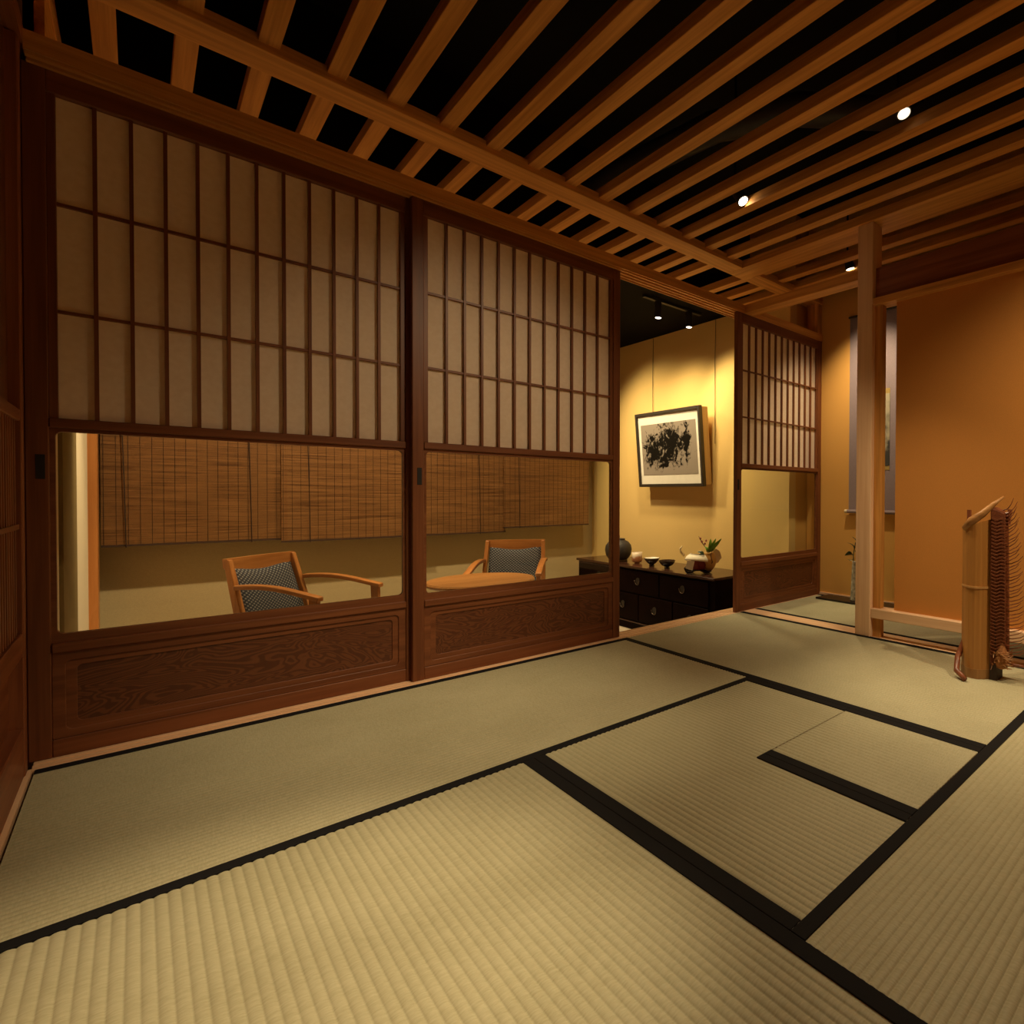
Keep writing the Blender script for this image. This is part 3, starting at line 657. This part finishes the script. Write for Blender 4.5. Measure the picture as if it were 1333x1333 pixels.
# ------------------------------------------------------------------ things on the chest
ZC = 0.1355
k = thing('iron_kettle', 'round dark iron kettle on the chest, half hidden by the middle door', 'kettle', (3.035, 4.545, ZC))
km = plain('cast_iron', (0.045, 0.038, 0.034), 0.55, 0.3, 0.2, 60, 0.3)
m = MB(); m.lathe([(0.05, 0.012), (0.085, 0.02), (0.108, 0.055), (0.117, 0.10), (0.110, 0.14), (0.088, 0.17), (0.058, 0.187), (0.054, 0.193)], n=32); m.build('body', km, k, world=False, smooth=True)
m = MB(); m.lathe([(0.058, 0.193), (0.056, 0.199), (0.02, 0.204), (0.012, 0.206), (0.010, 0.214), (0.014, 0.222), (0.004, 0.227)], n=24); m.build('lid', km, k, world=False, smooth=True)
m = MB(); m.lathe([(0.075, 0.0), (0.08, 0.004), (0.075, 0.014), (0.06, 0.014)], n=24); m.build('trivet', plain('trivet', (0.10, 0.06, 0.03), 0.6), k, world=False)
for s in (0, 1):
    a = -2.3+s*math.pi; m = MB(); m.tube([(0.095*math.cos(a), 0.095*math.sin(a), 0.145), (0.112*math.cos(a), 0.112*math.sin(a), 0.165), (0.11*math.cos(a)+0.012, 0.11*math.sin(a), 0.150)], 0.007, 8); m.build('lug', km, k, world=False, smooth=True)
def two_tone(name, c1, c2, z):
    m, n, l, b = newmat(name); tc = n.new('ShaderNodeTexCoord'); no = n.new('ShaderNodeTexNoise'); no.inputs['Scale'].default_value = 22; no.inputs['Detail'].default_value = 3; l.new(tc.outputs['Object'], no.inputs['Vector'])
    sp = n.new('ShaderNodeSeparateXYZ'); l.new(tc.outputs['Object'], sp.inputs[0]); ad = n.new('ShaderNodeMath'); ad.operation = 'MULTIPLY_ADD'; ad.inputs[1].default_value = 7.0; l.new(sp.outputs['Z'], ad.inputs[0]); l.new(no.outputs['Fac'], ad.inputs[2])
    r = ramp(n, [(z-0.1, c1), (z+0.1, c2)]); l.new(ad.outputs[0], r.inputs[0]); l.new(r.outputs[0], b.inputs['Base Color']); b.inputs['Roughness'].default_value = 0.3; return m
def bowl(name, loc, prof_o, prof_i, mo, mi, label, foot):
    t = thing(name, label, 'bowl', loc, group='tea bowls on the chest')
    m = MB(); m.lathe(prof_o+[(prof_o[-1][0]-0.003, prof_o[-1][1]+0.0005)], n=32, close=False); m.build('outer_wall', mo, t, world=False, smooth=True)
    m = MB(); m.lathe(prof_i, n=32, close=False); m.f = [q[::-1] for q in m.f]; m.build('inner_glaze', mi, t, world=False, smooth=True)
    m = MB(); m.lathe(foot, n=24); m.build('foot_ring', mo, t, world=False)
bowl('tea_cup', (3.055, 4.295, ZC), [(0.018, 0.009), (0.038, 0.010), (0.044, 0.022), (0.044, 0.055), (0.045, 0.094)], [(0.0, 0.018), (0.034, 0.020), (0.040, 0.035), (0.042, 0.0945)], two_tone('shino', (0.62, 0.27, 0.12), (0.78, 0.66, 0.50), 0.85), plain('shino_in', (0.78, 0.68, 0.54), 0.35), 'white and orange cylindrical tea bowl next to the kettle', [(0.022, 0), (0.024, 0.012)])
bowl('tea_bowl', (3.03, 4.055, ZC), [(0.018, 0.012), (0.034, 0.022), (0.052, 0.042), (0.067, 0.066)], [(0.0, 0.02), (0.03, 0.027), (0.048, 0.044), (0.064, 0.066)], plain('brown_glaze', (0.05, 0.035, 0.022), 0.25), plain('white_glaze', (0.75, 0.70, 0.60), 0.25), 'dark conical tea bowl with pale inside', [(0.022, 0), (0.020, 0.014)])
bowl('tea_bowl', (3.03, 3.855, ZC), [(0.018, 0.012), (0.040, 0.020), (0.058, 0.040), (0.068, 0.062)], [(0.0, 0.02), (0.036, 0.026), (0.054, 0.042), (0.065, 0.062)], plain('tenmoku', (0.018, 0.010, 0.007), 0.12, spec=0.7), plain('tenmoku_in', (0.03, 0.014, 0.009), 0.15), 'glossy black tea bowl, right one of the pair', [(0.022, 0), (0.020, 0.014)])

# ornament: folded paper wrapped flower holder on black bent stand
orn = thing('flower_ornament', 'paper wrapped flower ornament on black curved feet at the chest end', 'ornament', (3.03, 3.44, ZC))
orn.rotation_euler = (0, 0, R(-48))     # local x runs to the right of the view
lq = plain('black_lacquer_stand', (0.012, 0.007, 0.006), 0.2, spec=0.6)
for yy in (-0.03, 0.05):
    m = MB(); m.tube([(-0.105, yy, 0.060), (-0.125, yy, 0.035), (-0.112, yy, 0.010), (-0.08, yy, 0.008), (-0.05, yy, 0.024), (-0.01, yy, 0.028), (0.02, yy, 0.012), (0.05, yy, 0.008), (0.075, yy, 0.022)], [0.007, 0.009, 0.009, 0.008, 0.008, 0.009, 0.009, 0.008, 0.006], 8); m.build('curved_foot', lq, orn, world=False, smooth=True)
def sheet(name, outline, th, mat, curve=0.0, y0=0.0, tilt=0.0):
    n = len(outline); m = MB()
    for s in (0, 1):
        for x, z in outline: m.v.append((x, y0+curve*(x*x)*40+tilt*z+(th if s else 0), z))
    m.f = [tuple(range(n)), tuple(reversed(range(n, 2*n)))]+[(i, n+i, n+(i+1) % n, (i+1) % n) for i in range(n)]
    return m.build(name, mat, orn, world=False)
goldp = plain('gold_paper', (0.80, 0.62, 0.34), 0.6); whitep = plain('cream_paper', (0.85, 0.79, 0.64), 0.7); redp = plain('red_paper', (0.22, 0.025, 0.015), 0.5)
m = MB(); m.lathe([(0.02, 0.02), (0.06, 0.035), (0.072, 0.07), (0.058, 0.11), (0.03, 0.135)], (-0.02, 0.0, 0), 20); m.build('red_body', redp, orn, world=False, smooth=True)
def shell(name, rad, a0, a1, z0, z1, zt, mat, c=(0, 0)):
    m = MB(); n = 12
    for s in (0, 1):
        for k in range(n+1):
            a = R(a0+(a1-a0)*k/n); f = k/n
            for j in range(5):
                g = j/4; r_ = rad*(1-0.45*g*g)+(0.0025 if s else 0); m.v.append((c[0]+r_*math.cos(a), c[1]+r_*math.sin(a), z0+(z1-z0)*g+zt*math.sin(math.pi*f)*(1-g)))
    S = (n+1)*5
    for s in (0, 1):
        for k in range(n):
            for j in range(4):
                q = (s*S+k*5+j, s*S+(k+1)*5+j, s*S+(k+1)*5+j+1, s*S+k*5+j+1); m.f.append(q if s else q[::-1])
    for k in range(n):
        for j in (0, 4):
            q = (k*5+j, (k+1)*5+j, S+(k+1)*5+j, S+k*5+j); m.f.append(q)
    return m.build(name, mat, orn, world=False, smooth=True)
shell('cream_wrap', 0.098, 150, 330, 0.088, 0.150, 0.018, whitep, (-0.03, 0.0))
sheet('cream_paper_strip', [(-0.115, 0.045), (-0.062, 0.030), (-0.045, 0.100), (-0.10, 0.105)], 0.003, whitep, 0, -0.088)
m = MB(); m.tube([(-0.13, 0.0, 0.13), (-0.16, 0, 0.160), (-0.165, 0, 0.185), (-0.148, 0, 0.205)], [0.012, 0.009, 0.008, 0.003], 8); m.build('paper_curl', goldp, orn, world=False, smooth=True)
m = MB(); m.lathe([(0.022, 0.02), (0.046, 0.05), (0.056, 0.09), (0.050, 0.125), (0.038, 0.145), (0.042, 0.155)], (0.055, 0.0, 0), 20); m.build('flower_vase', plain('amber_vase', (0.55, 0.30, 0.08), 0.35), orn, world=False, smooth=True)
sheet('gold_paper_fan', [(0.06, 0.06), (0.12, 0.075), (0.150, 0.115), (0.135, 0.165), (0.105, 0.185), (0.07, 0.15)], 0.003, goldp, 0, 0.02)
stm = plain('dark_stem', (0.10, 0.035, 0.02), 0.5)
for p in ([(0.05, 0, 0.13), (0.03, 0, 0.19), (-0.005, 0, 0.24), (-0.025, 0, 0.28)], [(0.06, -0.03, 0.05), (0.085, -0.05, 0.09), (0.07, -0.045, 0.14), (0.085, -0.03, 0.19)], [(0.055, 0, 0.13), (0.05, 0, 0.19), (0.06, 0, 0.235)]):
    m = MB(); m.tube(p, [0.004, 0.0035, 0.003, 0.002][:len(p)], 6); m.build('stem', stm, orn, world=False)
for p in ((-0.012, 0, 0.262), (0.022, 0.005, 0.222), (0.0, -0.004, 0.238), (0.032, 0, 0.245)):
    m = MB(); m.lathe([(0.001, -0.010), (0.007, -0.004), (0.008, 0.002), (0.002, 0.011)], p, 8); m.build('flower_bud', plain('bud', (0.30, 0.06, 0.06), 0.6), orn, world=False, smooth=True)
def leaf(root, base, tip, width, mat, name='leaf', bend=0.02, world=False):
    base, tip = Vector(base), Vector(tip); d = tip-base; sd = d.cross(Vector((0.3, -0.8, 0.2))).normalized(); nn = sd.cross(d).normalized()
    m = MB(); n = 8
    for s in (0, 1):
        for k in range(n+1):
            f = k/n; w_ = width*math.sin(math.pi*min(1, f*0.96+0.04))**0.8; c = base+d*f+nn*bend*math.sin(math.pi*f)+nn*(0.0012 if s else 0)
            m.v += [tuple(c-sd*w_+nn*w_*0.25), tuple(c), tuple(c+sd*w_+nn*w_*0.25)]
    S = 3*(n+1)
    for s in (0, 1):
        for k in range(n):
            for j in (0, 1):
                q = (s*S+3*k+j, s*S+3*k+j+1, s*S+3*k+j+4, s*S+3*k+j+3); m.f.append(q if s else q[::-1])
    for k in range(n):
        for j in (0, 2): m.f.append((3*k+j, 3*k+3+j, S+3*k+3+j, S+3*k+j))
    return m.build(name, mat, root, world=world, smooth=True)
gl = plain('bright_leaf', (0.16, 0.32, 0.03), 0.4); gd = plain('dark_leaf', (0.025, 0.055, 0.022), 0.3)
for b_, t_, w_ in (((0.055, 0, 0.165), (0.150, 0, 0.265), 0.013), ((0.05, 0, 0.165), (0.065, 0.01, 0.262), 0.013), ((0.055, 0, 0.16), (0.118, -0.02, 0.225), 0.014), ((0.05, 0, 0.16), (0.02, -0.02, 0.205), 0.011), ((0.05, 0, 0.165), (0.105, 0.02, 0.262), 0.012)):
    leaf(orn, b_, t_, w_, gl)
for b_, t_ in (((0.02, -0.03, 0.15), (-0.03, -0.05, 0.165)), ((0.02, -0.03, 0.15), (-0.02, -0.06, 0.142))): leaf(orn, b_, t_, 0.010, gd)

# ------------------------------------------------------------------ alcove: scroll, board, glass vase
def scrollart():
    m, n, l, b = newmat('scroll_painting')
    tc = n.new('ShaderNodeTexCoord'); no = n.new('ShaderNodeTexNoise'); no.inputs['Scale'].default_value = 9; no.inputs['Detail'].default_value = 6; l.new(tc.outputs['Object'], no.inputs['Vector'])
    sp = n.new('ShaderNodeSeparateXYZ'); l.new(tc.outputs['Object'], sp.inputs[0]); ad = n.new('ShaderNodeMath'); ad.operation = 'MULTIPLY_ADD'; ad.inputs[1].default_value = -0.55; l.new(sp.outputs['Z'], ad.inputs[0]); l.new(no.outputs['Fac'], ad.inputs[2])
    r = ramp(n, [(0.40, (0.44, 0.40, 0.28)), (0.50, (0.30, 0.28, 0.20)), (0.60, (0.05, 0.05, 0.045))]); l.new(ad.outputs[0], r.inputs[0]); l.new(r.outputs[0], b.inputs['Base Color']); b.inputs['Roughness'].default_value = 0.85; return m
sc = thing('hanging_scroll', 'purple grey hanging scroll with landscape painting, behind the post', 'scroll', (3.53, 2.26, 0.605))
pbox('brocade_mount', sc, 3.528, 3.532, 2.07, 2.452, 0.63, 1.98, clothmat('purple_brocade', (0.29, 0.235, 0.255), 0.8, 300))
pbox('gold_band', sc, 3.5265, 3.528, 2.135, 2.387, 0.905, 1.455, clothmat('gold_band', (0.42, 0.30, 0.10), 0.7, 300))
pbox('painting', sc, 3.525, 3.5265, 2.135, 2.387, 0.935, 1.42, scrollart())
m = MB(); m.tube([(3.518, 2.062, 0.62), (3.518, 2.46, 0.62)], 0.0125, 14); m.build('bottom_roller', clothmat('purple_brocade', (0.29, 0.235, 0.255), 0.8, 300), sc)
for yy in (2.455, 2.046):
    m = MB(); m.tube([(3.518, yy, 0.62), (3.518, yy+0.02, 0.62)], 0.0135, 12); o = m.build('roller_knob', plain('ivory', (0.75, 0.66, 0.45), 0.4), sc)
m = MB(); m.tube([(3.52, 2.065, 1.985), (3.52, 2.457, 1.985)], 0.007, 10); m.build('top_rod', fm, sc)
m = MB(); m.tube([(3.52, 2.14, 1.99), (3.53, 2.26, 2.08), (3.52, 2.38, 1.99)], 0.002, 6); m.build('hanging_cord', fm, sc)
bd = MB().box(3.362, 3.522, 2.00, 2.615, 0.0015, 0.012)
tag(bd.build('black_floor_board', plain('black_lacquer_board', (0.012, 0.008, 0.006), 0.35), None, bev=0.002), 'thin black lacquered board on the alcove mat', 'board')
vz = thing('flower_vase', 'tall slim grey vase with dark leaves, partly behind the post', 'vase', (3.425, 2.335, 0.012))
m = MB(); m.lathe([(0.030, 0.0), (0.031, 0.01), (0.026, 0.06), (0.023, 0.14), (0.020, 0.22), (0.018, 0.265), (0.020, 0.272)], n=24); m.build('vase_body', plain('grey_glass', (0.34, 0.31, 0.24), 0.15, var=0.5, scale=60), vz, world=False, smooth=True)
m = MB(); m.tube([(0, 0, 0.2), (0.0, 0.012, 0.31), (0.0, -0.004, 0.40)], 0.0035, 6); m.build('stem', plain('green_stem', (0.06, 0.07, 0.03), 0.5), vz, world=False)
for b_, t_, w_ in (((0, 0.012, 0.31), (-0.01, 0.075, 0.305), 0.018), ((0, 0.008, 0.33), (-0.01, 0.055, 0.395), 0.017), ((0, 0.0, 0.36), (-0.01, 0.02, 0.44), 0.016), ((0, 0.0, 0.34), (-0.02, -0.05, 0.36), 0.017), ((0, 0.010, 0.31), (-0.015, 0.05, 0.285), 0.014)):
    leaf(vz, b_, t_, w_, gd)

# ------------------------------------------------------------------ bamboo basket on the mat
bk = thing('bamboo_basket', 'tall split bamboo flower holder with woven side and wiry spines', 'basket', (2.455, 1.13, 0.0))
bam = wood('bamboo', (0.36, 0.160, 0.036), (0.48, 0.230, 0.060), 'z', 0.38, 60, 1.0, 0.45)
weav = clothmat('dark_weave', (0.16, 0.05, 0.022), 0.55, 160, 0.5)
vine = wood('vine', (0.15, 0.042, 0.018), (0.30, 0.10, 0.045), 'z', 0.35, 50, 6, 0.5)
# local frame: a to the right (-Y), depth +X away
def L(a, d, z): return (d, -a, z)
def culm(name, a0, a1, z0, z1a, z1b, bulge, th, mat, out=0.0, n=12):
    m = MB(); 
    for s in (0, 1):
        for k in range(n+1):
            f = k/n; a = a0+(a1-a0)*f; d = -bulge*math.sin(math.pi*(0.08+0.84*f))-out+(th if s else 0)
            zz1 = z1a+(z1b-z1a)*f
            m.v += [L(a, d, z0), L(a, d, zz1)]
    S = 2*(n+1)
    for s in (0, 1):
        for k in range(n):
            q = (s*S+2*k, s*S+2*k+2, s*S+2*k+3, s*S+2*k+1); m.f.append(q if s == 0 else q[::-1])
    for k in range(n):
        m.f.append((2*k, S+2*k, S+2*k+2, 2*k+2)); m.f.append((2*k+1, 2*k+3, S+2*k+3, S+2*k+1))
    m.f.append((0, 1, S+1, S)); m.f.append((2*n, S+2*n, S+2*n+1, 2*n+1))
    return m.build(name, mat, bk, world=False, smooth=False)
culm('bamboo_culm', -0.085, 0.030, 0.0, 0.595, 0.640, 0.055, 0.012, bam)
culm('culm_node', -0.086, 0.031, 0.362, 0.370, 0.370, 0.055, 0.012, wood('bamboo_node', (0.46, 0.25, 0.09), (0.6, 0.35, 0.14), 'z', 0.4), 0.0035)
culm('base_band', -0.086, 0.031, 0.0, 0.038, 0.038, 0.055, 0.012, wood('bamboo_base', (0.30, 0.15, 0.05), (0.40, 0.21, 0.075), 'z', 0.4), 0.002)
m = MB(); m.hexa([L(0.034, -0.03, 0.06), L(0.088, 0.0, 0.06), L(0.088, 0.05, 0.06), L(0.034, 0.05, 0.06), L(0.030, -0.03, 0.690), L(0.078, 0.0, 0.665), L(0.078, 0.05, 0.665), L(0.030, 0.05, 0.690)]); m.build('woven_side', weav, bk, world=False, bev=0.006)
m = MB(); m.hexa([L(0.031, -0.02, 0.0), L(0.060, -0.02, 0.0), L(0.060, 0.05, 0.0), L(0.031, 0.05, 0.0), L(0.031, -0.02, 0.64), L(0.036, -0.02, 0.64), L(0.036, 0.05, 0.64), L(0.031, 0.05, 0.64)]); m.build('inner_board', plain('dark_inner', (0.03, 0.012, 0.006), 0.6), bk, world=False)
for i in range(44):
    z0 = 0.10+0.575*i/43; rr = random.uniform(-1, 1)
    r0 = 0.046+0.046*(1-i/43)**0.55+0.006*math.sin(i*1.7)+0.003*rr; lift = 0.030+0.018*(i/43)**2+0.004*rr
    m = MB(); m.tube([L(0.066, 0.01, z0), L(0.066+r0*0.45, 0.004+0.004*rr, z0+lift*0.14), L(0.066+r0*0.8, 0.0, z0+lift*0.52), L(0.066+r0, 0.0, z0+lift)], [0.0024, 0.0022, 0.0018, 0.0009], 5); m.build('spine', vine, bk, world=False)
for i in range(40):   # plaited wires on the woven side
    z0 = 0.10+0.54*i/39; m = MB(); m.tube([L(0.036, -0.031, z0+0.006), L(0.055, -0.0215, z0-0.002), L(0.070, -0.0120, z0+0.006), L(0.084, -0.004, z0+0.001)], 0.0018, 5); m.build('plaited_wire', plain('matte_wire', (0.17, 0.060, 0.026), 0.85, spec=0.1), bk, world=False)
m = MB(); m.tube([L(-0.068, -0.03, 0.60), L(-0.035, -0.05, 0.632), L(0.005, -0.04, 0.662), L(0.04, -0.02, 0.700), L(0.072, 0.0, 0.730)], [0.015, 0.018, 0.015, 0.010, 0.004], 10); m.build('vine_handle', wood('light_vine', (0.30, 0.14, 0.045), (0.45, 0.23, 0.08), 'y', 0.4), bk, world=False, smooth=True)
m = MB(); m.tube([L(-0.063, 0.0, 0.55), L(-0.064, 0.0, 0.675)], 0.0095, 8); m.build('vine_stub', vine, bk, world=False)
m = MB(); m.tube([L(0.084, 0.02, 0.62), L(0.090, 0.02, 0.68)], 0.009, 8); m.build('vine_stub', vine, bk, world=False)
m = MB(); m.tube([L(-0.07, 0.01, 0.22), L(-0.078, -0.01, 0.13), L(-0.090, -0.04, 0.07), L(-0.076, -0.085, 0.028), L(-0.030, -0.115, 0.010)], [0.008, 0.010, 0.012, 0.012, 0.010], 10); m.build('vine_leg', vine, bk, world=False, smooth=True)
m = MB(); m.tube([L(0.05, 0.03, 0.09), L(0.10, 0.03, 0.06), L(0.16, 0.03, 0.065)], [0.012, 0.009, 0.004], 8); m.build('vine_leg', vine, bk, world=False, smooth=True)
m = MB(); m.lathe([(0.008, 0.045), (0.022, 0.052), (0.030, 0.080), (0.022, 0.115), (0.008, 0.15)], L(0.070, 0.0, 0), 14)
o = m.build('root_mass', clothmat('root', (0.30, 0.13, 0.05), 0.7, 120, 0.5), bk, world=False)
for i in range(60):
    a = random.uniform(0, 6.28); z0 = random.uniform(0.055, 0.115); cr = L(0.070, 0.0, z0)
    p1 = (cr[0]+0.034*math.cos(a), cr[1]+0.034*math.sin(a), z0); p2 = (cr[0]+0.045*math.cos(a+0.3), cr[1]+0.045*math.sin(a+0.3), z0+random.uniform(-0.015, 0.015))
    m = MB(); m.tube([(cr[0]+0.02*math.cos(a-0.5), cr[1]+0.02*math.sin(a-0.5), z0), p1, p2], [0.003, 0.003, 0.001], 5); m.build('rootlet', plain('rootlet', (0.36, 0.17, 0.06), 0.5), bk, world=False)
